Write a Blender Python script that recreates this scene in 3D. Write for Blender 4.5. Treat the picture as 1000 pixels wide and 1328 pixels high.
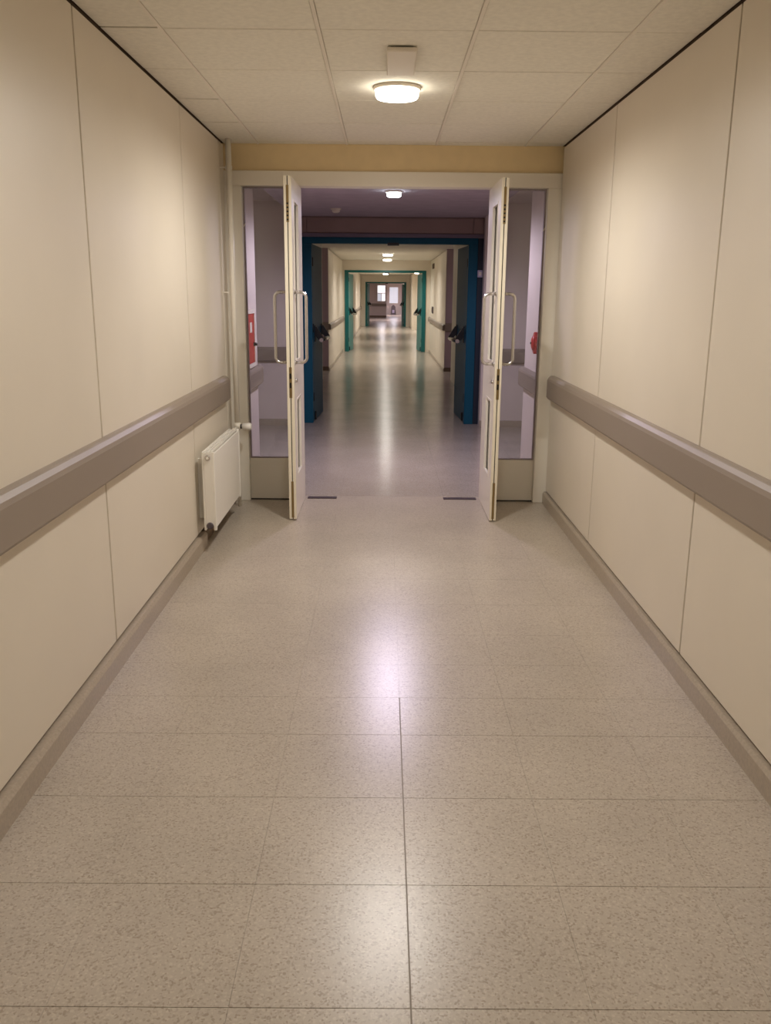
import bpy, math, random
from mathutils import Vector, Matrix

# ------------------------------------------------------------------ scene basics
for o in list(bpy.data.objects):
    bpy.data.objects.remove(o, do_unlink=True)
S = bpy.context.scene
COL = S.collection
random.seed(7)
rad = math.radians

# ------------------------------------------------------------------ camera
CAM_H, F_PX, PITCH, ROLL, YAW = 1.5, 1127.0, rad(14.1), rad(0.5), rad(0.2)
fw = Vector((math.sin(YAW) * math.cos(PITCH), math.cos(YAW) * math.cos(PITCH), -math.sin(PITCH)))
r0 = Vector((math.cos(YAW), -math.sin(YAW), 0))
u0 = r0.cross(fw)
rt = r0 * math.cos(ROLL) + u0 * math.sin(ROLL)
up = -r0 * math.sin(ROLL) + u0 * math.cos(ROLL)
cd = bpy.data.cameras.new('camera')
cam = bpy.data.objects.new('camera', cd)
COL.objects.link(cam)
m = Matrix.Identity(4)
for i in range(3):
    m[i][0], m[i][1], m[i][2] = rt[i], up[i], -fw[i]
m[0][3], m[1][3], m[2][3] = 0, 0, CAM_H
cam.matrix_world = m
cd.sensor_fit = 'HORIZONTAL'
cd.sensor_width = 36
cd.lens = F_PX / 1000 * 36
cd.clip_start, cd.clip_end = 0.05, 200
S.camera = cam

# ------------------------------------------------------------------ world, exposure
W = bpy.data.worlds.new('world')
S.world = W
W.use_nodes = True
W.node_tree.nodes['Background'].inputs[0].default_value = (0.9, 0.85, 0.9, 1)
W.node_tree.nodes['Background'].inputs[1].default_value = 0.0
S.view_settings.view_transform = 'Standard'
S.view_settings.look = 'None'
S.view_settings.exposure = 0.52
S.view_settings.gamma = 1.0
S.view_settings.use_curve_mapping = False

# lamp settings (used by the lamp builders below)
WARM = (1.0, 0.965, 0.925)
COOL = (0.93, 0.82, 1.08)
MAIN_W, VEST_W, FAR_W, END_W = 90, 92, 112, 260


# ------------------------------------------------------------------ materials
def lin(c):
    return tuple(((v / 255) / 12.92 if v / 255 <= 0.04045 else ((v / 255 + 0.055) / 1.055) ** 2.4) for v in c) + (1,)


def mat(name, rgb, rough=0.5, metal=0.0, var=0.0, scale=4.0, bump=0.0, bscale=200.0, spec=0.5, emit=None, estr=0.0):
    M = bpy.data.materials.new(name)
    M.use_nodes = True
    nt = M.node_tree
    b = nt.nodes['Principled BSDF']
    b.inputs['Base Color'].default_value = lin(rgb)
    b.inputs['Roughness'].default_value = rough
    b.inputs['Metallic'].default_value = metal
    b.inputs['Specular IOR Level'].default_value = spec
    geo = nt.nodes.new('ShaderNodeNewGeometry')
    if var:
        n = nt.nodes.new('ShaderNodeTexNoise')
        n.inputs['Scale'].default_value = scale
        n.inputs['Detail'].default_value = 5
        nt.links.new(geo.outputs['Position'], n.inputs['Vector'])
        mr = nt.nodes.new('ShaderNodeMapRange')
        mr.inputs[1].default_value, mr.inputs[2].default_value = 0.3, 0.7
        mr.inputs[3].default_value, mr.inputs[4].default_value = 1 - var, 1 + var
        nt.links.new(n.outputs[0], mr.inputs[0])
        mx = nt.nodes.new('ShaderNodeVectorMath')
        mx.operation = 'SCALE'
        mx.inputs[0].default_value = lin(rgb)[:3]
        nt.links.new(mr.outputs[0], mx.inputs['Scale'])
        nt.links.new(mx.outputs[0], b.inputs['Base Color'])
    if bump:
        n2 = nt.nodes.new('ShaderNodeTexNoise')
        n2.inputs['Scale'].default_value = bscale
        nt.links.new(geo.outputs['Position'], n2.inputs['Vector'])
        bp = nt.nodes.new('ShaderNodeBump')
        bp.inputs['Strength'].default_value = bump
        bp.inputs['Distance'].default_value = 0.002
        nt.links.new(n2.outputs[0], bp.inputs['Height'])
        nt.links.new(bp.outputs[0], b.inputs['Normal'])
    if emit:
        b.inputs['Emission Color'].default_value = emit + (1,)
        b.inputs['Emission Strength'].default_value = estr
    return M


def terrazzo(name, base, dark, light, rough):
    M = bpy.data.materials.new(name)
    M.use_nodes = True
    nt = M.node_tree
    b = nt.nodes['Principled BSDF']
    geo = nt.nodes.new('ShaderNodeNewGeometry')
    v = nt.nodes.new('ShaderNodeTexVoronoi')
    v.inputs['Scale'].default_value = 190
    nt.links.new(geo.outputs['Position'], v.inputs['Vector'])
    sep = nt.nodes.new('ShaderNodeSeparateColor')
    nt.links.new(v.outputs['Color'], sep.inputs[0])
    cr = nt.nodes.new('ShaderNodeValToRGB')
    e = cr.color_ramp.elements
    e[0].position, e[0].color = 0.0, lin(dark)
    e[1].position, e[1].color = 1.0, lin(light)
    k = e.new(0.12); k.color = lin(tuple(int(.6 * a + .4 * c) for a, c in zip(dark, base)))
    k = e.new(0.3); k.color = lin(base)
    k = e.new(0.75); k.color = lin(base)
    nt.links.new(sep.outputs[0], cr.inputs[0])
    n = nt.nodes.new('ShaderNodeTexNoise')
    n.inputs['Scale'].default_value = 2.2
    n.inputs['Detail'].default_value = 6
    nt.links.new(geo.outputs['Position'], n.inputs['Vector'])
    mr = nt.nodes.new('ShaderNodeMapRange')
    mr.inputs[1].default_value, mr.inputs[2].default_value = 0.3, 0.7
    mr.inputs[3].default_value, mr.inputs[4].default_value = 0.93, 1.07
    nt.links.new(n.outputs[0], mr.inputs[0])
    sc = nt.nodes.new('ShaderNodeVectorMath')
    sc.operation = 'SCALE'
    nt.links.new(cr.outputs[0], sc.inputs[0])
    nt.links.new(mr.outputs[0], sc.inputs['Scale'])
    nt.links.new(sc.outputs[0], b.inputs['Base Color'])
    mr2 = nt.nodes.new('ShaderNodeMapRange')
    mr2.inputs[1].default_value, mr2.inputs[2].default_value = 0.3, 0.7
    mr2.inputs[3].default_value, mr2.inputs[4].default_value = rough - 0.004, rough + 0.004
    nt.links.new(n.outputs[0], mr2.inputs[0])
    nt.links.new(mr2.outputs[0], b.inputs['Roughness'])
    return M


def glass(name, tint=(0.93, 0.95, 0.95), ior=1.5):
    M = bpy.data.materials.new(name)
    M.use_nodes = True
    nt = M.node_tree
    nt.nodes.remove(nt.nodes['Principled BSDF'])
    out = nt.nodes['Material Output']
    t = nt.nodes.new('ShaderNodeBsdfTransparent')
    t.inputs[0].default_value = tint + (1,)
    g = nt.nodes.new('ShaderNodeBsdfGlossy')
    g.inputs['Roughness'].default_value = 0.02
    f = nt.nodes.new('ShaderNodeFresnel')
    f.inputs['IOR'].default_value = ior
    mx = nt.nodes.new('ShaderNodeMixShader')
    nt.links.new(f.outputs[0], mx.inputs[0])
    nt.links.new(t.outputs[0], mx.inputs[1])
    nt.links.new(g.outputs[0], mx.inputs[2])
    nt.links.new(mx.outputs[0], out.inputs[0])
    return M


M_WALL = mat('cream_wall_panel', (230, 219, 201), 0.42, var=0.03, scale=1.5, bump=0.12, bscale=260)
M_GAP = mat('dark_joint', (92, 74, 57), 0.9)
M_CEIL = mat('ceiling_tile', (241, 236, 222), 0.9, var=0.05, scale=40, bump=0.3, bscale=300)
M_BAR = mat('ceiling_grid_bar', (242, 234, 220), 0.6)
M_CGAP = mat('ceiling_void', (96, 78, 60), 0.9)
M_FLOOR = terrazzo('terrazzo', (188, 176, 160), (162, 147, 130), (200, 189, 173), 0.29)
M_FLOOR2 = terrazzo('polished_grey_terrazzo', (182, 171, 157), (157, 143, 128), (194, 183, 169), 0.20)
M_GROUT = mat('grout', (146, 131, 114), 0.5)
M_SKIRT = mat('terrazzo_skirting', (176, 162, 144), 0.35, var=0.1, scale=90)
M_SKIRT2 = mat('brown_and_shaded_skirting', (112, 92, 72), 0.5, var=0.1, scale=60)
M_RAIL = mat('taupe_rail', (150, 136, 122), 0.45, bump=0.1, bscale=300)
M_FRAME = mat('cream_frame_paint', (242, 234, 218), 0.35)
M_BEAM = mat('yellow_cream_paint', (238, 214, 166), 0.5, var=0.03, scale=12)
M_DOOR = mat('white_door_paint', (244, 236, 224), 0.3)
M_EDGE = mat('door_edge_paint', (238, 228, 206), 0.35)
M_BLACK = mat('black_plastic', (14, 13, 13), 0.4)
M_SLOT = mat('dark_slot', (40, 32, 25), 0.7)
M_CHROME = mat('brushed_steel', (206, 203, 200), 0.26, metal=1.0)
M_BRASS = mat('worn_brass', (150, 128, 88), 0.35, metal=0.8)
M_GLASS = glass('clear_glass')
M_RADI = mat('radiator_enamel', (250, 245, 235), 0.35)
M_PIPE = mat('pipe_enamel', (246, 238, 222), 0.35)
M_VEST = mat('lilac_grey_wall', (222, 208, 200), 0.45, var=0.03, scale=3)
M_VESTC = mat('grey_shaded_soffit', (190, 176, 184), 0.8, var=0.08, scale=6)  # greyed down to carry the weak bounce light on the soffit
M_MAUVE = mat('mauve_brown_panel', (156, 132, 126), 0.5, var=0.06, scale=4)
M_BLUE = mat('petrol_blue_paint', (6, 78, 102), 0.45, spec=0.25)
M_TEAL = mat('teal_green_paint', (6, 98, 98), 0.36)
M_TEAL2 = mat('light_teal_paint', (24, 142, 140), 0.36)
M_NAVY = mat('dark_navy_shade', (26, 34, 52), 0.4)  # darkness beside the blue frame, put into the wall colour
M_TRIM = mat('dull_lilac_trim', (120, 106, 122), 0.5)
M_MAUVE2 = mat('mauve_dim_light_wall', (178, 156, 160), 0.5)  # dim lilac light of the side passage painted into the colour
M_RED = mat('red_enamel', (190, 40, 46), 0.35)
M_STRIP = mat('floor_spring_steel', (88, 76, 80), 0.4, metal=0.4)
M_LENS = mat('lamp_lens_warm', (255, 250, 240), 0.3, emit=(1.0, 0.93, 0.80), estr=9.0)
M_LENSC = mat('lamp_lens_cool', (245, 250, 255), 0.3, emit=(0.80, 0.95, 1.0), estr=9.0)
M_DAY = mat('bright_window_light', (250, 245, 250), 0.3, emit=(1.0, 0.95, 1.0), estr=0.75)
M_DAY2 = mat('pale_lit_blind', (225, 228, 238), 0.3, emit=(0.86, 0.88, 1.0), estr=0.38)
M_GREY = mat('dark_grey_plastic', (92, 82, 86), 0.5)
M_BEAD = mat('grey_glazing_bead', (160, 146, 144), 0.5)
M_SIGN = mat('brown_sign', (92, 70, 54), 0.5)
M_WHITE = mat('white_plastic', (236, 226, 210), 0.5)
M_LILAC = mat('pale_lilac_plastic', (190, 180, 205), 0.5)


# ------------------------------------------------------------------ mesh building
class MB:
    def __init__(s):
        s.v, s.f, s.sm, s.mi = [], [], [], []
        s.cur = 0

    def add(s, verts, faces, smooth=False):
        b = len(s.v)
        s.v += [tuple(p) for p in verts]
        for f in faces:
            s.f.append(tuple(b + i for i in f))
            s.sm.append(smooth)
            s.mi.append(s.cur)
        return s

    def box(s, x0, x1, y0, y1, z0, z1, c=0.0):
        """box, with its vertical and horizontal edges chamfered by c"""
        if c <= 0:
            v = [(x, y, z) for z in (z0, z1) for y in (y0, y1) for x in (x0, x1)]
            f = [(0, 2, 3, 1), (4, 5, 7, 6), (0, 1, 5, 4), (2, 6, 7, 3), (0, 4, 6, 2), (1, 3, 7, 5)]
            return s.add(v, f)
        X, Y, Z = (x0, x1), (y0, y1), (z0, z1)
        vid, v = {}, []
        sg = (1, -1)
        for i in (0, 1):
            for j in (0, 1):
                for k in (0, 1):
                    for a in range(3):
                        p = [X[i], Y[j], Z[k]]
                        d = [sg[i] * c, sg[j] * c, sg[k] * c]
                        for q in range(3):
                            if q != a:
                                p[q] += d[q]
                        vid[(i, j, k, a)] = len(v)
                        v.append(p)
        f = []
        for i in (0, 1):
            f.append([vid[(i, 0, 0, 0)], vid[(i, 1, 0, 0)], vid[(i, 1, 1, 0)], vid[(i, 0, 1, 0)]])
            f.append([vid[(0, i, 0, 1)], vid[(1, i, 0, 1)], vid[(1, i, 1, 1)], vid[(0, i, 1, 1)]])
            f.append([vid[(0, 0, i, 2)], vid[(1, 0, i, 2)], vid[(1, 1, i, 2)], vid[(0, 1, i, 2)]])
        for i in (0, 1):
            for j in (0, 1):
                f.append([vid[(i, j, 0, 0)], vid[(i, j, 1, 0)], vid[(i, j, 1, 1)], vid[(i, j, 0, 1)]])
                f.append([vid[(i, 0, j, 0)], vid[(i, 1, j, 0)], vid[(i, 1, j, 2)], vid[(i, 0, j, 2)]])
                f.append([vid[(0, i, j, 1)], vid[(1, i, j, 1)], vid[(1, i, j, 2)], vid[(0, i, j, 2)]])
                for k in (0, 1):
                    f.append([vid[(i, j, k, 0)], vid[(i, j, k, 1)], vid[(i, j, k, 2)]])
        ctr = Vector(((x0 + x1) / 2, (y0 + y1) / 2, (z0 + z1) / 2))
        for q in f:
            a, b2, c2 = (Vector(v[t]) for t in q[:3])
            n = (b2 - a).cross(c2 - a)
            if n.dot(a - ctr) < 0:
                q.reverse()
        return s.add(v, f)

    def prism(s, prof, axis, a0, a1, smooth=False):
        """extrude the closed 2-D profile along an axis; profile lies in the two other axes (cyclic order)"""
        def P(p, t):
            if axis == 'y':
                return (p[0], t, p[1])
            if axis == 'x':
                return (t, p[0], p[1])
            return (p[0], p[1], t)
        n = len(prof)
        v = [P(p, a0) for p in prof] + [P(p, a1) for p in prof]
        f = [(i, (i + 1) % n, n + (i + 1) % n, n + i) for i in range(n)]
        b = len(s.v)
        s.add(v, f, smooth)
        s.add(v, [tuple(range(n - 1, -1, -1)), tuple(range(n, 2 * n))], False)
        return s

    def disc(s, c, axis, rings, n=24, cap=(True, True), smooth=True):
        """surface of revolution about an axis through c: rings = [(offset along axis, radius), ...]"""
        v, f = [], []
        for (t, r) in rings:
            for i in range(n):
                a = 2 * math.pi * i / n
                p, q = r * math.cos(a), r * math.sin(a)
                d = {'x': (t, p, q), 'y': (p, t, q), 'z': (p, q, t)}[axis]
                v.append((c[0] + d[0], c[1] + d[1], c[2] + d[2]))
        for k in range(len(rings) - 1):
            for i in range(n):
                j = (i + 1) % n
                f.append((k * n + i, k * n + j, (k + 1) * n + j, (k + 1) * n + i))
        s.add(v, f, smooth)
        caps = []
        if cap[0]:
            caps.append(tuple(range(n - 1, -1, -1)))
        if cap[1]:
            caps.append(tuple((len(rings) - 1) * n + i for i in range(n)))
        if caps:
            s.add(v, caps, False)
        return s

    def tube(s, pts, r, n=12):
        pts = [Vector(p) for p in pts]
        v, f = [], []
        prev = None
        for i, p in enumerate(pts):
            t = (pts[min(i + 1, len(pts) - 1)] - pts[max(i - 1, 0)]).normalized()
            if prev is None:
                h = Vector((0, 0, 1)) if abs(t.z) < 0.9 else Vector((1, 0, 0))
                a = t.cross(h).normalized()
            else:
                a = (prev - t * prev.dot(t)).normalized()
            prev = a
            b = t.cross(a)
            for k in range(n):
                w = 2 * math.pi * k / n
                v.append(p + a * (r * math.cos(w)) + b * (r * math.sin(w)))
        for i in range(len(pts) - 1):
            for k in range(n):
                j = (k + 1) % n
                f.append((i * n + k, i * n + j, (i + 1) * n + j, (i + 1) * n + k))
        s.add(v, f, True)
        e = len(pts) - 1
        s.add(v, [tuple(range(n - 1, -1, -1)), tuple(e * n + k for k in range(n))], False)
        return s

    def mesh(s, name, *mats):
        me = bpy.data.meshes.new(name)
        me.from_pydata(s.v, [], s.f)
        me.polygons.foreach_set('use_smooth', s.sm)
        me.polygons.foreach_set('material_index', s.mi)
        for q in mats:
            me.materials.append(q)
        import bmesh
        bm = bmesh.new()
        bm.from_mesh(me)
        bmesh.ops.remove_doubles(bm, verts=bm.verts, dist=1e-6)
        bmesh.ops.recalc_face_normals(bm, faces=bm.faces)
        bm.to_mesh(me)
        bm.free()
        me.update()
        return me

    def build(s, name, mats, parent=None, loc=None):
        if not isinstance(mats, (list, tuple)):
            mats = [mats]
        return link(name, s.mesh(name, *mats), parent, loc)


def link(name, data, parent=None, loc=None):
    o = bpy.data.objects.new(name, data)
    COL.objects.link(o)
    if parent:
        o.parent = parent
    if loc:
        o.location = loc
    return o


def B(*a):
    return MB().box(*a)


def struct(o):
    o['kind'] = 'structure'
    return o


def tag(o, label, cat, group=None):
    o['label'] = label
    o['category'] = cat
    if group:
        o['group'] = group
    return o


def thing(name, label, cat, loc=(0, 0, 0), group=None, rz=0.0):
    o = link(name, None, None, loc)
    o.rotation_euler = (0, 0, rz)
    return tag(o, label, cat, group)


def copy_tree(root, loc):
    r = root.copy()
    COL.objects.link(r)
    r.location = loc
    for ch in list(root.children):
        c = ch.copy()
        COL.objects.link(c)
        c.parent = r
        for g in list(ch.children):
            d = g.copy()
            COL.objects.link(d)
            d.parent = c
    return r


# ------------------------------------------------------------------ key dimensions
XL, XR = -1.095, 1.205          # panel faces of the corridor walls
CH = 2.48                       # ceiling of the near corridor
YF = 6.34                       # plane of the glazed door screen
SOF = 2.34                      # dropped ceiling beyond

# ------------------------------------------------------------------ floors
floor = struct(B(-1.13, 1.24, -3.0, 10.05, -0.16, -0.003).build('floor', M_GROUT))
xs = [-1.10, -0.72, -0.325, 0.07, 0.465, 0.86, 1.21]
ys = [1.157, 1.562, 1.967, 2.372, 2.765, 3.055, 3.36, 3.69]
while ys[-1] < 9.95:
    ys.append(ys[-1] + 0.397)
ys[-1] = 10.05
cache = {}
for j in range(len(ys) - 1):
    for i in range(len(xs) - 1):
        gl = 0.002 if i == 3 and ys[j] < 3 else 0.0003
        gr = 0.002 if i == 2 and ys[j] < 3 else 0.0003
        w, d = xs[i + 1] - xs[i], ys[j + 1] - ys[j]
        gy = 0.001 if ys[j] < 3.0 else 0.0004
        key = (i, round(d, 3), gl + gr, gy, ys[j] < 6.2)
        if key not in cache:
            cache[key] = B(gl, w - gr, gy, d - gy, -0.012, 0.0).mesh('floor_tile', M_FLOOR if ys[j] < 6.2 else M_FLOOR2)
        link('floor_tile', cache[key], floor, (xs[i], ys[j], 0))
B(-1.1, 1.21, -3.0, 1.157, -0.012, 0.0).build('floor_slab', M_FLOOR, floor)
struct(B(-4.2, -1.101, 6.9, 10.05, -0.16, 0.0).build('floor', M_FLOOR2))
struct(B(1.211, 4.2, 6.9, 10.05, -0.16, 0.0).build('floor', M_FLOOR2))
struct(B(-4.2, 4.2, 10.05, 72.0, -0.16, 0.0).build('floor', M_FLOOR2))

# ------------------------------------------------------------------ ceilings
ceil = struct(B(-1.16, 1.27, -3.0, YF + 0.10, CH + 0.012, CH + 0.12).build('ceiling', M_CGAP))
cx = [-1.105, -0.865, -0.26, 0.345, 0.95, 1.215]
cy = [6.43, 6.20]
while cy[-1] > -2.6:
    cy.append(cy[-1] - 0.63)
cy.append(-3.0)
cy = cy[::-1]
cache = {}
for j in range(len(cy) - 1):
    for i in range(len(cx) - 1):
        w, d = cx[i + 1] - cx[i], cy[j + 1] - cy[j]
        gy = 0.007 if i == 0 else 0.0045
        key = (i, round(d, 3))
        if key not in cache:
            cache[key] = B(0.008, w - 0.008, gy, d - gy, 0.0, 0.015, 0.002).mesh('ceiling_tile', M_CEIL)
        t = link('ceiling_tile', cache[key], ceil, (cx[i], cy[j], CH + random.uniform(-0.0015, 0.0015)))
for i in (1, 2, 3, 4):
    B(-0.007, 0.007, -3.0, 6.43, CH - 0.004, CH + 0.012).build('grid_bar', M_BAR, ceil, (cx[i], 0, 0))

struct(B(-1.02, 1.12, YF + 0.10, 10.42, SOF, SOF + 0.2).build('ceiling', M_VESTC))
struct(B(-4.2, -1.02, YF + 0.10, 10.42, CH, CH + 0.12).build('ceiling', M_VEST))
struct(B(1.12, 4.2, YF + 0.10, 10.42, CH, CH + 0.12).build('ceiling', M_VEST))
struct(B(-4.2, 4.2, 10.42, 44.0, 2.35, 2.5).build('ceiling', M_CEIL))
struct(B(-4.2, 4.2, 44.0, 72.0, 2.42, 2.5).build('ceiling', M_CEIL))

# ------------------------------------------------------------------ walls of the near corridor
def panel_wall(name, side, y0, y1, joints, z0, z1, backing=M_GAP, face=M_WALL, xface=None, thick=0.015, back_top=None):
    """wall with separate panels; side -1: faces +x, side +1: faces -x"""
    x = xface if xface is not None else (XL if side < 0 else XR)
    xb = x + side * thick
    xo = x + side * 0.15
    w = struct(B(min(xb, xo), max(xb, xo), y0, y1, 0.0, back_top or z1 + 0.01).build(name, backing))
    ed = [y0] + [j for j in joints if y0 < j < y1] + [y1]
    for a, b in zip(ed[:-1], ed[1:]):
        B(min(x, xb), max(x, xb), a + 0.007, b - 0.007, z0, z1, 0.0015).build('wall_panel', face, w)
    return w

panel_wall('wall_left', -1, -3.0, 6.28, [-1.53, 0.10, 1.73, 3.36, 4.99, 6.10], 0.099, 2.465, back_top=2.49)
panel_wall('wall_right', 1, -3.0, 6.28, [-1.62, 0.01, 1.64, 3.27, 4.895], 0.099, 2.465, back_top=2.49)
struct(B(-1.25, 1.36, -3.15, -3.0, 0, 2.49).build('wall_back', M_WALL))

# terrazzo skirtings with a rounded top edge
def skirting(name, side, y0, y1, x, depth, h, m):
    s = -side
    pr = [(x, 0), (x + s * depth, 0), (x + s * depth, h - 0.014), (x + s * (depth - 0.010), h), (x, h)]
    return struct(MB().prism(pr, 'y', y0, y1).build(name, m))

skirting('baseboard_left', -1, -3.0, 5.10, XL - 0.0145, 0.045, 0.088, M_SKIRT)
skirting('baseboard_left', -1, 5.10, 6.28, XL - 0.0145, 0.022, 0.075, M_SKIRT2)  # brown colour stands in for the shade under the radiator
skirting('baseboard_right', 1, -3.0, 6.28, XR + 0.0145, 0.035, 0.088, M_SKIRT)


# crash rails
def rail(x, side, y0, y1, label, z0=0.785, z1=0.948, d=0.048, group=None):
    s = -side
    pr = [(0, z0), (s * (d - 0.012), z0), (s * d, z0 + 0.014), (s * d, z1 - 0.034), (s * (d - 0.005), z1 - 0.018), (s * (d - 0.018), z1 - 0.004), (s * (d - 0.026), z1), (0, z1)]
    o = MB().prism(pr, 'y', y0, y1 - 0.012).build('crash_rail', M_RAIL, None, (x, 0, 0))
    # rounded end cap, a part of its own
    pr2 = [(0, z0 + 0.004), (s * (d - 0.014), z0 + 0.004), (s * (d - 0.004), z0 + 0.016), (s * (d - 0.004), z1 - 0.036), (s * (d - 0.022), z1 - 0.006), (0, z1 - 0.006)]
    MB().prism(pr2, 'y', y1 - 0.012, y1).build('end_cap', M_RAIL, o)
    tag(o, label, 'crash rail', group)
    return o

def rail_x(y, x0, x1, label, z0=0.785, z1=0.948, d=0.045):
    pr = [(0, z0), (-(d - 0.012), z0), (-d, z0 + 0.014), (-d, z1 - 0.034), (-(d - 0.02), z1), (0, z1)]
    o = MB().prism(pr, 'x', x0, x1).build('crash_rail', M_RAIL, None, (0, y, 0))
    tag(o, label, 'crash rail')
    return o

rail(XL, -1, -2.9, 5.98, 'long taupe crash rail on the wall with the radiator')
rail(XR, 1, -2.9, 6.20, 'long taupe crash rail on the bare wall opposite the radiator')

# ------------------------------------------------------------------ glazed screen: frame, sidelights, beam
struct(B(-1.25, 1.36, YF - 0.02, YF + 0.10, 2.305, 2.4795).build('wall_front', M_BEAM))
d1 = struct(B(-1.11, 1.22, YF - 0.05, YF + 0.08, 2.208, 2.305, 0.004).build('door_1', M_FRAME))     # frame head
B(-1.12, -0.982, YF - 0.05, YF + 0.08, 0, 2.208, 0.004).build('jamb', M_FRAME, d1)
B(1.115, 1.23, YF - 0.05, YF + 0.08, 0, 2.208, 0.004).build('jamb', M_FRAME, d1)
B(-0.655, -0.585, YF - 0.02, YF + 0.08, 0, 2.208, 0.004).build('mullion', M_FRAME, d1)
B(0.728, 0.798, YF - 0.02, YF + 0.08, 0, 2.208, 0.004).build('mullion', M_FRAME, d1)
for (a, b) in ((-0.982, -0.655), (0.798, 1.115)):
    k = B(a, b, YF + 0.0, YF + 0.05, 0.0, 0.312, 0.003).build('kick_panel', M_FRAME, d1)
    B(a, b, YF - 0.012, YF + 0.0, 0.0, 0.007).build('bottom_seal', M_SLOT, k)
    B(a, b, YF + 0.018, YF + 0.024, 0.318, 2.202).build('glass_pane', M_GLASS, d1)
    q = MB()
    q.box(a, a + 0.010, YF + 0.006, YF + 0.036, 0.312, 2.208)
    q.box(b - 0.010, b, YF + 0.006, YF + 0.036, 0.312, 2.208)
    q.box(a + 0.010, b - 0.010, YF + 0.006, YF + 0.036, 0.312, 0.320)
    q.box(a + 0.010, b - 0.010, YF + 0.006, YF + 0.036, 2.198, 2.208)
    q.build('glazing_bead', M_BEAD, d1)
for xx in (-0.978, 1.111):
    MB().tube([(xx - 0.012, YF - 0.004, 1.93), (xx + 0.012, YF - 0.004, 1.965)], 0.004, 8).build('glazing_clip', M_WHITE, d1)


# glazed leaves standing open towards the camera (local frame: x = thickness, +y = hinge)
def glazed_leaf(x0, x1, inner, label, lock_on_left):
    """inner = +1 when the face seen from the doorway is the +x face"""
    ya, yb, zt = 5.72, 6.315, 2.204
    cx_ = (x0 + x1) / 2
    t = thing('glazed_door_leaf', label, 'door', (cx_, yb, 0))
    hw = (x1 - x0) / 2
    la, lb = ya - yb, 0.0
    p0, p1 = -0.45, -0.165          # pane extent along the leaf
    zs = [0.008, 0.28, 0.81, 1.05, 2.08, zt]
    MB().box(-hw, hw, la + 0.012, p0, zs[0], zt).build('lock_stile', M_DOOR, t)
    MB().box(-hw, hw, p1, lb, zs[0], zt).build('hinge_stile', M_DOOR, t)
    MB().box(-hw, hw, p0, p1, zs[0], zs[1]).build('bottom_rail', M_DOOR, t)
    MB().box(-hw, hw, p0, p1, zs[2], zs[3]).build('middle_rail', M_DOOR, t)
    MB().box(-hw, hw, p0, p1, zs[4], zt).build('top_rail', M_DOOR, t)
    for (a, b) in ((zs[1], zs[2]), (zs[3], zs[4])):
        g = B(-0.004, 0.004, p0, p1, a, b).build('glass_pane', M_GLASS, t)
        q = MB()
        for s in (-1, 1):
            e0, e1 = sorted((s * (hw - 0.014), s * (hw + 0.003)))
            q.box(e0, e1, p0, p0 + 0.014, a, b)
            q.box(e0, e1, p1 - 0.014, p1, a, b)
            q.box(e0, e1, p0 + 0.014, p1 - 0.014, a, a + 0.016)
            q.box(e0, e1, p0 + 0.014, p1 - 0.014, b - 0.014, b)
        q.build('glazing_bead', M_DOOR, g)
    # free edge: two lippings with a dark groove between them
    for s in (-1, 1):
        e0, e1 = sorted((s * 0.003, s * hw))
        B(e0, e1, la, la + 0.012, zs[0], zt, 0.001).build('edge_lipping', M_EDGE, t)
    B(-0.003, 0.003, la + 0.006, la + 0.012, zs[0], zt).build('edge_groove', M_SLOT, t)
    # flush bolts and lock faceplate on the free edge
    f1 = B(-0.008, 0.008, la - 0.002, la + 0.002, 1.93, 2.15, 0.0008).build('flush_bolt', M_BRASS, t)
    for k in range(5):
        B(-0.006, 0.006, la - 0.004, la - 0.002, 1.94 + k * 0.024, 1.95 + k * 0.024).build('bolt_rib', M_SLOT, f1)
    B(-0.008, 0.008, la - 0.002, la + 0.002, 0.02, 0.27, 0.0008).build('flush_bolt', M_BRASS, t)
    lk = B(-0.009, 0.009, la - 0.002, la + 0.002, 0.83, 1.03, 0.0008).build('lock_faceplate', M_BRASS, t)
    B(-0.006, 0.006, la - 0.004, la - 0.001, 0.955, 0.99).build('latch_hole', M_BLACK, lk)
    B(-0.006, 0.006, la - 0.004, la - 0.001, 0.895, 0.93).build('latch_hole', M_BLACK, lk)
    # D pull handles on both faces
    for s in (-1, 1):
        hy, r, za, zb, pr = la + 0.078, 0.035, 1.055, 1.505, 0.078
        pts = [(s * (hw - 0.004), hy, za), (s * (hw + pr - r), hy, za)]
        for k in range(1, 8):
            a = rad(90 * k / 8)
            pts.append((s * (hw + pr - r + r * math.sin(a)), hy, za + r - r * math.cos(a)))
        pts += [(s * (hw + pr), hy, za + r), (s * (hw + pr), hy, zb - r)]
        for k in range(1, 8):
            a = rad(90 * k / 8)
            pts.append((s * (hw + pr - r + r * math.cos(a)), hy, zb - r + r * math.sin(a)))
        pts += [(s * (hw + pr - r), hy, zb), (s * (hw - 0.004), hy, zb)]
        h = MB().tube(pts, 0.0105, 12).build('pull_handle', M_CHROME, t)
        for z in (za, zb):
            MB().disc((s * hw, hy, z), 'x', [(0, 0.017), (s * 0.005, 0.017)], 16).build('rose', M_CHROME, h)
    # lock cylinder on the doorway face
    MB().disc((inner * hw, la + 0.06, 0.94), 'x', [(0, 0.015), (inner * 0.012, 0.014), (inner * 0.014, 0.008)], 16).build('lock_cylinder', M_CHROME, t)
    for z in (0.25, 1.1, 1.95):
        MB().disc((-inner * (hw - 0.002), 0.008, z - 0.05), 'z', [(0, 0.009), (0.1, 0.009)], 12).build('hinge', M_CHROME, t)
    return t

glazed_leaf(-0.632, -0.584, 1, 'narrow white glazed door leaf with steel pull handles, beside the radiator', False)
glazed_leaf(0.726, 0.770, -1, 'narrow white glazed door leaf with steel pull handles, opposite the radiator', True)

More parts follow.
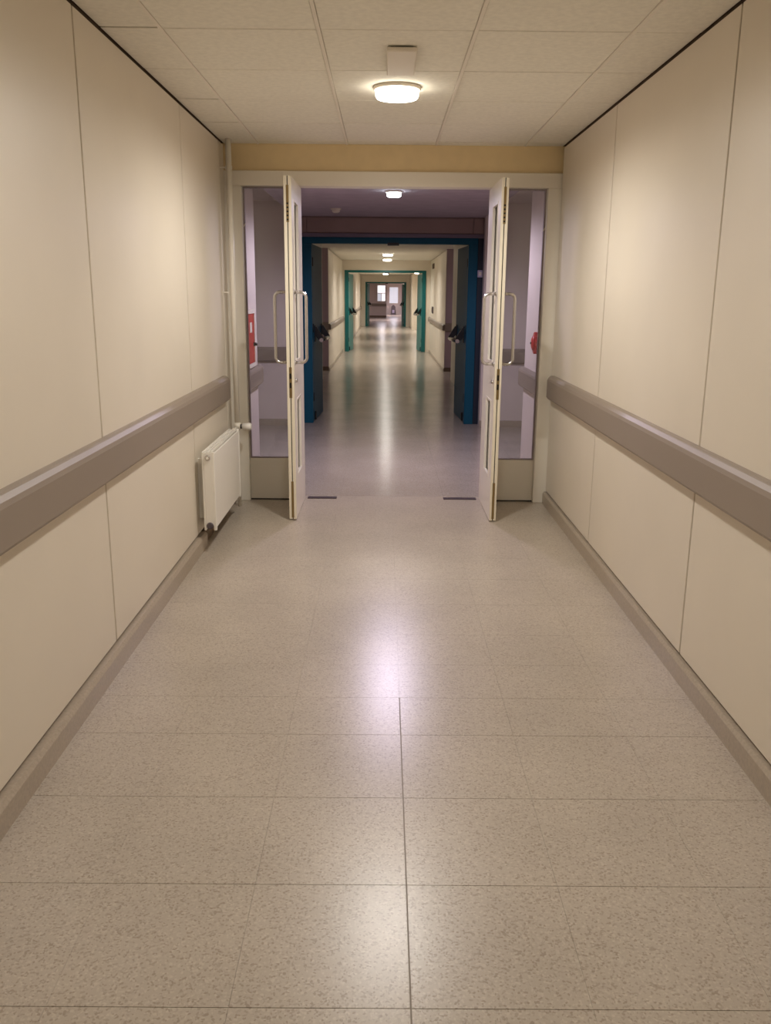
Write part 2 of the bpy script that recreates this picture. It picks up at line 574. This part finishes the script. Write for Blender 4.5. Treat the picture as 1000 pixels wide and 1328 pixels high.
for (a, b, lab) in ((-0.565, -0.347, 'flat dark steel floor plate beside the glazed leaf near the radiator'),
                    (0.457, 0.705, 'flat dark steel floor plate beside the glazed leaf away from the radiator')):
    o = B(a, b, 6.365, 6.425, 0.0005, 0.006, 0.002).build('floor_plate', M_STRIP)
    tag(o, lab, 'floor plate')
    for xx in (a + 0.03, b - 0.03):
        MB().disc((xx, 6.395, 0.006), 'z', [(0, 0.006), (0.001, 0.005)], 10).build('screw', M_CHROME, o)


# ------------------------------------------------------------------ lamps
def spot_light(parent, loc, power, color, angle=150, blend=0.35, radius=0.09):
    L = bpy.data.lights.new('lamp_light', 'SPOT')
    L.energy, L.color = power, color
    L.spot_size, L.spot_blend = rad(angle), blend
    L.shadow_soft_size = radius
    o = bpy.data.objects.new('lamp_light', L)
    COL.objects.link(o)
    o.parent = parent
    o.location = loc
    o['kind'] = 'helper'
    return o


def round_lamp(loc, label, power, color, lens=M_LENS, r=0.105, h=0.055, angle=176, blend=0.6):
    t = thing('round_ceiling_lamp', label, 'lamp', loc, 'round ceiling lamps along the corridor')
    MB().disc((0, 0, 0), 'z', [(0, r + 0.012), (-0.012, r + 0.012), (-0.016, r + 0.006)], 32).build('trim_ring', M_WHITE, t)
    MB().disc((0, 0, -0.014), 'z', [(0, r), (-(h - 0.026), r), (-(h - 0.018), r * 0.94), (-(h - 0.014), r * 0.75)], 32).build('lens', lens, t)
    if power:
        spot_light(t, (0, 0, -h - 0.006), power, color, angle, blend)
    return t

round_lamp((0.055, 4.63, CH), 'large bright round lamp on the tiled ceiling before the glazed doors', MAIN_W, WARM)
round_lamp((0.055, 2.11, CH), 'round lamp on the tiled ceiling straight above the camera', MAIN_W * 0.42, WARM)
round_lamp((0.055, -0.41, CH), 'round lamp on the tiled ceiling behind the camera', MAIN_W * 0.42, WARM)
round_lamp((0.075, 7.75, SOF), 'small bluish white lamp on the dark soffit just past the glazed doors', VEST_W, COOL, M_LENSC, r=0.06, h=0.05, angle=174, blend=0.4)
round_lamp((0.07, 19.8, 2.35), 'round lamp on the ceiling between blue and teal doors, first of two', FAR_W, WARM, angle=168, blend=0.8)
round_lamp((0.07, 22.7, 2.35), 'round lamp on the ceiling just before the first teal door frame', FAR_W, WARM, angle=168, blend=0.8)
round_lamp((0.06, 28.0, 2.35), 'round lamp on the ceiling just past the first teal door frame', FAR_W, WARM, angle=168, blend=0.8)
round_lamp((0.06, 35.5, 2.35), 'far round lamp on the ceiling, seen just under the first teal door head', FAR_W, WARM, angle=168, blend=0.8)
round_lamp((0.05, 39.0, 2.35), 'far round lamp on the ceiling just before the second teal door frame', FAR_W, WARM, angle=168, blend=0.8)
round_lamp((1.32, 36.3, 2.35), 'far round lamp lighting the side recess before the second teal frame', 150, WARM, angle=170)
round_lamp((-0.1, 52.0, 2.42), 'round lamp on the ceiling of the lilac room at the far end', END_W, (1.0, 0.86, 0.95))
round_lamp((0.7, 63.0, 2.42), 'round lamp on the ceiling at the very end near the bin', END_W, (0.95, 0.88, 1.0))
round_lamp((2.6, 16.3, 2.35), 'round lamp in the side passage past the blue doors', 16, COOL)
round_lamp((-2.6, 16.3, 2.35), 'round lamp in the dim side passage past the blue doors, opposite arm', 7, COOL)

# narrow white plate on the ceiling before the lamp
t = thing('ceiling_plate', 'narrow white rectangular plate on the ceiling tile before the round lamp', 'ceiling plate', (0.065, 4.09, CH))
B(-0.045, 0.045, -0.18, 0.18, -0.006, 0.0).build('shadow_gap_base', M_SLOT, t)  # coloured dark to draw the shadow gap around the cover
B(-0.062, 0.062, -0.205, 0.205, -0.024, -0.006, 0.004).build('cover', M_WHITE, t)

# small smoke detector on the dark soffit
t = thing('smoke_detector', 'small pale round smoke detector on the dark soffit', 'smoke detector', (-0.50, 9.35, SOF))
MB().disc((0, 0, 0), 'z', [(0, 0.055), (-0.012, 0.055)], 20).build('base', M_WHITE, t)
MB().disc((0, 0, -0.012), 'z', [(0, 0.045), (-0.022, 0.04), (-0.032, 0.022)], 20).build('sensor_head', M_WHITE, t)

# ------------------------------------------------------------------ radiator and heating pipe
t = thing('radiator', 'white steel panel radiator below the crash rail beside the glazed screen', 'radiator', (XL, 4.95, 0))
RX0, RX1, RY, RZ0, RZ1 = 0.045, 0.115, 0.90, 0.135, 0.605     # local: x off the wall, y along it
B(RX1 - 0.012, RX1, 0.012, RY - 0.012, RZ0 + 0.012, RZ1 - 0.012, 0.004).build('front_panel', M_RADI, t)
B(RX1 - 0.014, RX1 + 0.003, 0.0, 0.022, RZ0, RZ1, 0.003).build('edge_flange', M_RADI, t)
B(RX1 - 0.014, RX1 + 0.003, RY - 0.022, RY, RZ0, RZ1, 0.003).build('edge_flange', M_RADI, t)
B(RX0, RX0 + 0.012, 0.0, RY, RZ0, RZ1, 0.003).build('rear_panel', M_RADI, t)
for a, b in ((0.0, 0.010), (RY - 0.010, RY)):
    B(RX0 + 0.012, RX1 - 0.012, a, b, RZ0 + 0.03, RZ1 - 0.005, 0.002).build('side_cover', M_RADI, t)
q = MB()
q.box(RX0 + 0.012, RX0 + 0.018, 0.01, RY - 0.01, RZ1 - 0.012, RZ1)
q.box(RX1 - 0.020, RX1 - 0.014, 0.01, RY - 0.01, RZ1 - 0.012, RZ1)
q.box((RX0 + RX1) / 2 - 0.003, (RX0 + RX1) / 2 + 0.003, 0.01, RY - 0.01, RZ1 - 0.010, RZ1 - 0.001)
q.box(RX0 + 0.018, RX1 - 0.02, 0.01, RY - 0.01, RZ1 - 0.024, RZ1 - 0.018)
gr = q.build('top_grille', M_RADI, t)
q = MB()
for k in range(22):
    y = 0.03 + k * (RY - 0.06) / 21
    q.box(RX0 + 0.018, RX1 - 0.02, y - 0.004, y + 0.004, RZ1 - 0.018, RZ1 - 0.003)
q.build('grille_slat', M_RADI, gr)['kind'] = 'stuff'
q = MB()
for k in range(28):
    y = 0.03 + k * (RY - 0.06) / 27
    q.prism([(RX0 + 0.012, y - 0.012), (RX1 - 0.012, y - 0.004), (RX1 - 0.012, y + 0.004), (RX0 + 0.012, y + 0.012)], 'z', RZ0 + 0.03, RZ1 - 0.03)
q.build('convector_fin', M_RADI, t)['kind'] = 'stuff'
pg = MB().disc(((RX0 + RX1) / 2, 0.0, RZ1 - 0.035), 'y', [(0.004, 0.017), (-0.006, 0.017), (-0.008, 0.014)], 20).build('vent_plug', M_CHROME, t)
MB().disc(((RX0 + RX1) / 2, -0.008, RZ1 - 0.035), 'y', [(0, 0.008), (-0.004, 0.007)], 6, smooth=False).build('plug_nut', M_RADI, pg)
MB().disc(((RX0 + RX1) / 2, 0.0, RZ0 + 0.03), 'y', [(0.01, 0.02), (-0.008, 0.02), (-0.012, 0.015)], 16).build('drain_plug', M_GREY, t)
for y in (0.12, RY - 0.12):
    B(0.0, RX0, y - 0.015, y + 0.015, RZ0 + 0.05, RZ1 - 0.06).build('wall_bracket', M_RADI, t)

t = thing('heating_pipe', 'white vertical heating pipe from ceiling to radiator valve in the corner', 'pipe', (-1.035, 6.13, 0))
MB().tube([(0, 0, CH - 0.002), (0, 0, 0.60)], 0.019, 16).build('riser', M_PIPE, t)
MB().tube([(0, 0, 0.60), (0, 0, 0.0)], 0.013, 14).build('lower_pipe', M_PIPE, t)
MB().tube([(0, 0.0, 0.575), (0, -0.27, 0.575)], 0.012, 12).build('valve_connection', M_PIPE, t)
MB().disc((0, 0, 0.555), 'z', [(0, 0.022), (0.05, 0.022)], 16).build('tee_fitting', M_PIPE, t)
v = MB().disc((0.015, 0, 0.578), 'x', [(0, 0.014), (0.022, 0.014), (0.024, 0.024), (0.075, 0.026), (0.085, 0.020)], 20).build('thermostat_knob', M_RADI, t)
MB().disc((0.015, 0, 0.578), 'x', [(0.008, 0.0165), (0.016, 0.0165)], 16).build('locking_ring', M_SLOT, v)
for z in (1.50, 2.3):
    cl = B(-0.024, 0.022, -0.006, 0.006, z - 0.012, z + 0.012, 0.002).build('pipe_clip', M_PIPE, t)
    B(-0.060, -0.020, -0.004, 0.004, z - 0.004, z + 0.004).build('clip_stem', M_PIPE, cl)

# ------------------------------------------------------------------ vestibule beyond the glazed screen
YV = 7.63            # where its side walls end
YB = 10.10           # far wall of the cross passage
def plain_wall(name, *a, m=M_VEST):
    return struct(B(*a).build(name, m))

plain_wall('wall_left', -1.25, XL, YF + 0.10, YV, 0, CH)
plain_wall('wall_right', XR, 1.36, YF + 0.10, YV - 0.11, 0, CH)
plain_wall('wall_left', -4.2, -1.25, YV - 0.15, YV, 0, CH)
plain_wall('wall_right', 1.36, 4.2, YV - 0.26, YV - 0.11, 0, CH)
plain_wall('wall_left', -4.35, -4.2, YV, YB, 0, CH)
plain_wall('wall_right', 4.2, 4.35, YV - 0.1, YB, 0, CH)
plain_wall('wall_far', -4.2, -1.02, YB, YB + 0.15, 0, CH)
plain_wall('wall_far', 1.12, 4.2, YB, YB + 0.15, 0, CH)
rail(XL, -1, YF + 0.12, YV + 0.02, 'short taupe crash rail on the lilac wall under the red cabinet', 0.735, 0.895)
rail(XR, 1, YF + 0.12, YV - 0.09, 'short taupe crash rail on the lilac wall under the round red fixture', 0.745, 0.905)
rail_x(YB, -4.2, -1.02, 'taupe crash rail on the far wall seen through the sidelight by the radiator', 0.735, 0.9)
rail_x(YB, 1.12, 4.2, 'taupe crash rail on the far wall seen through the sidelight opposite the radiator', 0.735, 0.9)
struct(B(-4.2, -1.02, YB - 0.02, YB, 0, 0.075).build('baseboard_far', M_SKIRT))
struct(B(1.12, 4.2, YB - 0.02, YB, 0, 0.075).build('baseboard_far', M_SKIRT))
struct(B(XL, XL + 0.02, YF + 0.10, YV, 0, 0.075).build('baseboard_left', M_SKIRT))
struct(B(XR - 0.02, XR, YF + 0.10, YV - 0.11, 0, 0.075).build('baseboard_right', M_SKIRT))

# red cabinet on the left strip
t = thing('fire_cabinet', 'red fire cabinet with white frame on the lilac wall behind the sidelight', 'fire cabinet', (XL, 7.20, 0.935))
q = MB()
q.box(0, 0.022, -0.20, -0.165, -0.03, 0.43)
q.box(0, 0.022, 0.165, 0.20, -0.03, 0.43)
q.box(0, 0.022, -0.165, 0.165, -0.03, 0.0)
q.box(0, 0.022, -0.165, 0.165, 0.40, 0.43)
q.build('frame', M_WHITE, t)
dr = B(0.0, 0.016, -0.163, 0.163, 0.002, 0.398, 0.003).build('door', M_RED, t)
B(0.016, 0.018, -0.06, 0.05, 0.25, 0.33).build('white_label', M_WHITE, dr)
MB().disc((0.016, 0.125, 0.15), 'x', [(0, 0.016), (0.03, 0.013)], 14).build('black_knob', M_BLACK, dr)

# round red fixture with a scalloped rim on the right strip
t = thing('red_fixture', 'small round red fixture with scalloped rim on the lilac wall', 'alarm bell', (XR, 6.93, 1.135))
n = 28
pr = []
RS = 0.078
for k in range(n):
    a = 2 * math.pi * k / n
    rr = RS + (0.006 if k % 2 else -0.005)
    pr.append((rr * math.cos(a), rr * math.sin(a)))
MB().prism(pr, 'x', -0.030, 0.0).build('scalloped_rim', M_RED, t)
MB().disc((-0.030, 0, 0), 'x', [(0, 0.062), (-0.010, 0.055), (-0.018, 0.035), (-0.021, 0.012)], 28).build('dome', M_RED, t)
MB().disc((-0.050, 0, 0), 'x', [(0, 0.010), (-0.008, 0.008)], 12).build('center_nut', M_BLACK, t)


# ------------------------------------------------------------------ double doors with push bars
def push_leaf(hx, hy, side, length, zt, m, label, ang=3.0, th=0.045, depth_bar=0.085):
    """leaf hinged at (hx, hy), swung away from the camera; side -1: hinge on the left of the doorway"""
    t = thing('push_bar_door_leaf', label, 'door', (hx, hy, 0), rz=rad(-ang if side < 0 else ang))
    s = -side                                       # direction towards the doorway middle
    o0, o1 = sorted((0.0, -s * th))
    B(o0, o1, 0.0, length, 0.008, zt, 0.002).build('panel', m, t)
    za = 1.02
    arms = []
    for y in (0.14, length - 0.10):
        br = MB()
        pr = [(0.0, za + 0.09), (s * 0.025, za + 0.09), (s * (depth_bar + 0.02), za - 0.035), (s * (depth_bar + 0.02), za - 0.075), (s * (depth_bar - 0.02), za - 0.075), (0.0, za + 0.0)]
        br.prism(pr, 'y', y - 0.018, y + 0.018)
        b = br.build('push_bar_bracket', M_BLACK, t)
        B(*sorted((0.0, s * 0.012)), y - 0.03, y + 0.03, za - 0.08, za + 0.11, 0.002).build('bracket_plate', M_BLACK, b)
    MB().tube([(s * depth_bar, 0.085, za - 0.060), (s * depth_bar, length - 0.06, za - 0.060)], 0.024, 14).build('push_bar', M_CHROME, t)
    # door holder foot at the bottom, hinges at the jamb
    B(*sorted((0.0, s * 0.02)), 0.05, 0.09, 0.02, 0.12, 0.002).build('holder_foot', M_BLACK, t)
    for z in (0.25, 1.05, 1.8):
        MB().disc((0.0, 0.0, z), 'z', [(0, 0.008), (0.1, 0.008)], 10).build('hinge', M_BLACK, t)
    return t

def push_frame(name, y, xl, xr, jw, zh, hh, m, dep=0.12):
    f = struct(B(xl, xr, y, y + dep, zh - hh, zh, 0.003).build(name, m))
    B(xl, xl + jw, y, y + dep, 0, zh - hh, 0.003).build('jamb', m, f)
    B(xr - jw, xr, y, y + dep, 0, zh - hh, 0.003).build('jamb', m, f)
    B((xl + xr) / 2 - 0.03, (xl + xr) / 2 + 0.10, y - 0.02, y + 0.03, zh - hh - 0.02, zh - hh + 0.01).build('strike_keeper', M_BLACK, f)
    return f

YD = 10.30
push_frame('door_2', YD, -0.937, 1.062, 0.105, 2.117, 0.067, M_BLUE)
push_leaf(-0.830, YD + 0.10, -1, 0.88, 2.045, M_BLUE, 'petrol blue door leaf with push bar, on the radiator side')
push_leaf(0.960, YD + 0.10, 1, 0.88, 2.045, M_BLUE, 'petrol blue door leaf with push bar, opposite the radiator side')
# mauve-brown wall around the blue doors
pw = struct(B(-1.25, 1.36, YD + 0.02, YD + 0.12, 2.117, SOF).build('wall_far', M_MAUVE))
B(-0.88, 1.0, YD + 0.004, YD + 0.02, 2.165, SOF - 0.01, 0.003).build('wall_panel', M_MAUVE, pw)
B(-1.02, -0.886, YD + 0.004, YD + 0.02, 2.165, SOF - 0.01, 0.003).build('wall_panel', M_MAUVE, pw)
B(1.006, 1.12, YD + 0.004, YD + 0.02, 2.165, SOF - 0.01, 0.003).build('wall_panel', M_MAUVE, pw)
struct(B(-1.02, 1.12, YD - 0.01, YD + 0.02, 2.118, 2.16, 0.003).build('trim_1', M_TRIM))
struct(B(-1.25, -0.937, YD + 0.02, YD + 0.12, 0, 2.117).build('wall_far', M_NAVY))
struct(B(1.062, 1.36, YD + 0.02, YD + 0.12, 0, 2.117).build('wall_far', M_NAVY))
t = thing('wall_sensor', 'small pale square sensor beside the blue door frame', 'sensor', (1.093, YD + 0.02, 1.73))
B(-0.028, 0.028, -0.03, 0, -0.04, 0.04, 0.004).build('case', M_LILAC, t)
B(-0.015, 0.015, -0.034, -0.03, -0.02, 0.02).build('window', M_WHITE, t)

# ------------------------------------------------------------------ corridor beyond the blue doors
YX0, YX1 = 15.8, 17.55
plain_wall('wall_left', -1.25, XL, YD + 0.12, YX0, 0, 2.35, m=M_WALL)
plain_wall('wall_right', XR, 1.36, YD + 0.12, YX0, 0, 2.35, m=M_WALL)
plain_wall('wall_left', -4.2, -1.25, YX0 - 0.15, YX0, 0, 2.35)
plain_wall('wall_right', 1.36, 4.2, YX0 - 0.15, YX0, 0, 2.35)
plain_wall('wall_left', -4.35, -4.2, YX0, YX1, 0, 2.35)
plain_wall('wall_right', 4.2, 4.35, YX0, YX1, 0, 2.35)
plain_wall('wall_far', -4.2, -1.10, YX1 - 0.006, YX1 + 0.15, 0, 2.35, m=M_MAUVE2)
plain_wall('wall_far', 1.21, 4.2, YX1 - 0.006, YX1 + 0.15, 0, 2.35, m=M_MAUVE2)
rail_x(YX1, -4.2, XL, 'taupe crash rail end in the dim side passage, blue leaf side')
rail_x(YX1, XR, 4.2, 'taupe crash rail end in the mauve side passage past the blue doors')
struct(B(-4.2, XL, YX1 - 0.02, YX1, 0, 0.08).build('baseboard_far', M_SKIRT2))
struct(B(XR, 4.2, YX1 - 0.02, YX1, 0, 0.08).build('baseboard_far', M_SKIRT2))
panel_wall('wall_left', -1, YX1, 42.0, [19.1, 20.7, 22.3, 25.1, 26.7, 28.3, 29.9, 31.5, 33.1, 34.7, 36.3, 37.9, 39.5], 0.06, 2.33, backing=M_WALL)
panel_wall('wall_right', 1, YX1, 31.6, [19.1, 20.7, 22.3, 25.1, 26.7, 28.3, 29.9], 0.06, 2.33, backing=M_WALL)
panel_wall('wall_right', 1, 38.7, 42.0, [40.3], 0.06, 2.33, backing=M_WALL)
rail(XL, -1, YX1, 23.45, 'taupe crash rail on the cream wall before the first teal frame, radiator side', 0.80, 0.915)
rail(XR, 1, YX1, 23.45, 'taupe crash rail on the cream wall before the first teal frame, opposite side', 0.80, 0.915)
rail(XL, -1, 24.6, 41.9, 'far taupe crash rail between the two teal frames, radiator side', 0.80, 0.915)
rail(XR, 1, 24.6, 31.5, 'far taupe crash rail between the two teal frames, opposite side', 0.80, 0.915)
skirting('baseboard_left', -1, YX1, 42.0, XL - 0.014, 0.03, 0.06, M_SKIRT)
skirting('baseboard_right', 1, YX1, 31.6, XR + 0.014, 0.03, 0.06, M_SKIRT)
# recess on the right, brightly lit
plain_wall('wall_right', 2.2, 2.35, 31.6, 38.7, 0, 2.35, m=M_WALL)
plain_wall('wall_right', 1.36, 2.35, 31.45, 31.6, 0, 2.35, m=M_WALL)
plain_wall('wall_right', 1.36, 2.35, 38.7, 38.85, 0, 2.35, m=M_WALL)

for (yy, xl, xr, gsz, nm) in ((23.5, -1.038, 1.093, 0.10, 'door_3'), (42.0, -0.884, 1.026, 0.09, 'door_4')):
    push_frame(nm, yy, xl, xr, gsz, 2.09 if nm == 'door_3' else 2.03, 0.06, M_TEAL)
    ww = 'first' if nm == 'door_3' else 'second'
    push_leaf(xl + gsz + 0.002, yy + 0.10, -1, 0.86, 2.0 if nm == 'door_3' else 1.95, M_TEAL2, 'teal green door leaf with push bar in the %s teal frame, radiator side' % ww, ang=6)
    push_leaf(xr - gsz - 0.002, yy + 0.10, 1, 0.86, 2.0 if nm == 'door_3' else 1.95, M_TEAL2, 'teal green door leaf with push bar in the %s teal frame, opposite side' % ww, ang=6)
    zz = 2.09 if nm == 'door_3' else 2.03
    struct(B(-1.3, 1.4, yy + 0.02, yy + 0.12, zz, 2.35).build('wall_far', M_WALL))
    struct(B(-1.3, xl, yy + 0.02, yy + 0.12, 0, zz).build('wall_far', M_WALL))
    struct(B(xr, 1.4, yy + 0.02, yy + 0.12, 0, zz).build('wall_far', M_WALL))

# small fixtures on the far cream walls
def wall_box(name, label, cat, x, y, z, w, h, m, m2, side):
    s = -side
    t = thing(name, label, cat, (x, y, z))
    B(*sorted((0, s * 0.025)), -w / 2, w / 2, -h / 2, h / 2, 0.003).build('plate', m, t)
    B(*sorted((s * 0.025, s * 0.032)), -w / 3, w / 3, -h / 3, h / 3, 0.002).build('face', m2, t)
    return t

wall_box('wall_sign', 'small brown sign high on the cream wall before the first teal frame', 'sign', XR, 22.0, 2.16, 0.5, 0.12, M_SIGN, M_SIGN, 1)
wall_box('wall_switch', 'small dark switch on the cream wall before the first teal frame', 'switch', XR, 22.0, 1.12, 0.3, 0.16, M_GREY, M_SIGN, 1)
wall_box('notice_board', 'small lilac notice panel on the cream wall past the first teal leaf', 'notice', XL, 27.5, 1.85, 1.0, 0.5, M_LILAC, M_WHITE, -1)
wall_box('notice_board', 'small dark panel on the cream wall past the first teal leaf', 'notice', XL, 28.6, 1.25, 0.7, 0.2, M_GREY, M_SIGN, -1)

# ------------------------------------------------------------------ lilac room at the far end
plain_wall('wall_left', -4.2, -1.05, 42.1, 42.25, 0, 2.42)
plain_wall('wall_right', 1.2, 4.2, 42.1, 42.25, 0, 2.42)
plain_wall('wall_left', -4.35, -4.2, 42.2, 58.0, 0, 2.42)
plain_wall('wall_right', 1.35, 1.5, 42.2, 67.0, 0, 2.42)
plain_wall('wall_far', -4.2, 0.14, 58.0, 58.15, 0, 2.42)
plain_wall('wall_left', 0.0, 0.14, 58.15, 67.0, 0, 2.42)
plain_wall('wall_far', 0.14, 1.5, 67.0, 67.15, 0, 2.42)
rail_x(58.0, -4.2, 0.14, 'dark taupe crash rail on the lilac wall closing the corridor', 0.70, 0.88)
struct(B(-4.2, 0.14, 57.98, 58.0, 0, 0.12).build('baseboard_far', M_SKIRT2))
w = struct(B(-0.47, 0.10, 57.95, 58.0, 1.0, 2.05).build('window_1', M_WHITE))
B(-0.43, 0.06, 57.94, 57.95, 1.55, 2.01).build('pane', M_DAY, w)
B(-0.43, -0.20, 57.94, 57.95, 1.04, 1.51).build('pane', M_DAY2, w)
B(-0.16, 0.06, 57.94, 57.95, 1.04, 1.51).build('pane', M_DAY, w)
w = struct(B(0.36, 1.06, 66.95, 67.0, 0.78, 2.0).build('window_2', M_WHITE))
B(0.40, 0.70, 66.94, 66.95, 0.82, 1.96).build('pane', M_DAY2, w)
B(0.72, 1.02, 66.94, 66.95, 0.82, 1.96).build('pane', M_DAY2, w)
t = thing('pedal_bin', 'dark grey tapered bin on the floor below the far window', 'bin', (0.68, 66.3, 0))
MB().prism([(-0.2, 0.0), (0.2, 0.0), (0.15, 0.55), (-0.15, 0.55)], 'y', -0.16, 0.16).build('body', M_GREY, t)
MB().prism([(-0.17, 0.55), (0.17, 0.55), (0.05, 0.68), (-0.05, 0.68)], 'y', -0.17, 0.17).build('lid', M_GREY, t)
B(-0.08, 0.08, -0.165, -0.16, 0.12, 0.34).build('pale_label', M_LILAC, t)
plain_wall('wall_far', -4.2, 4.2, 70.0, 70.15, 0, 2.42)
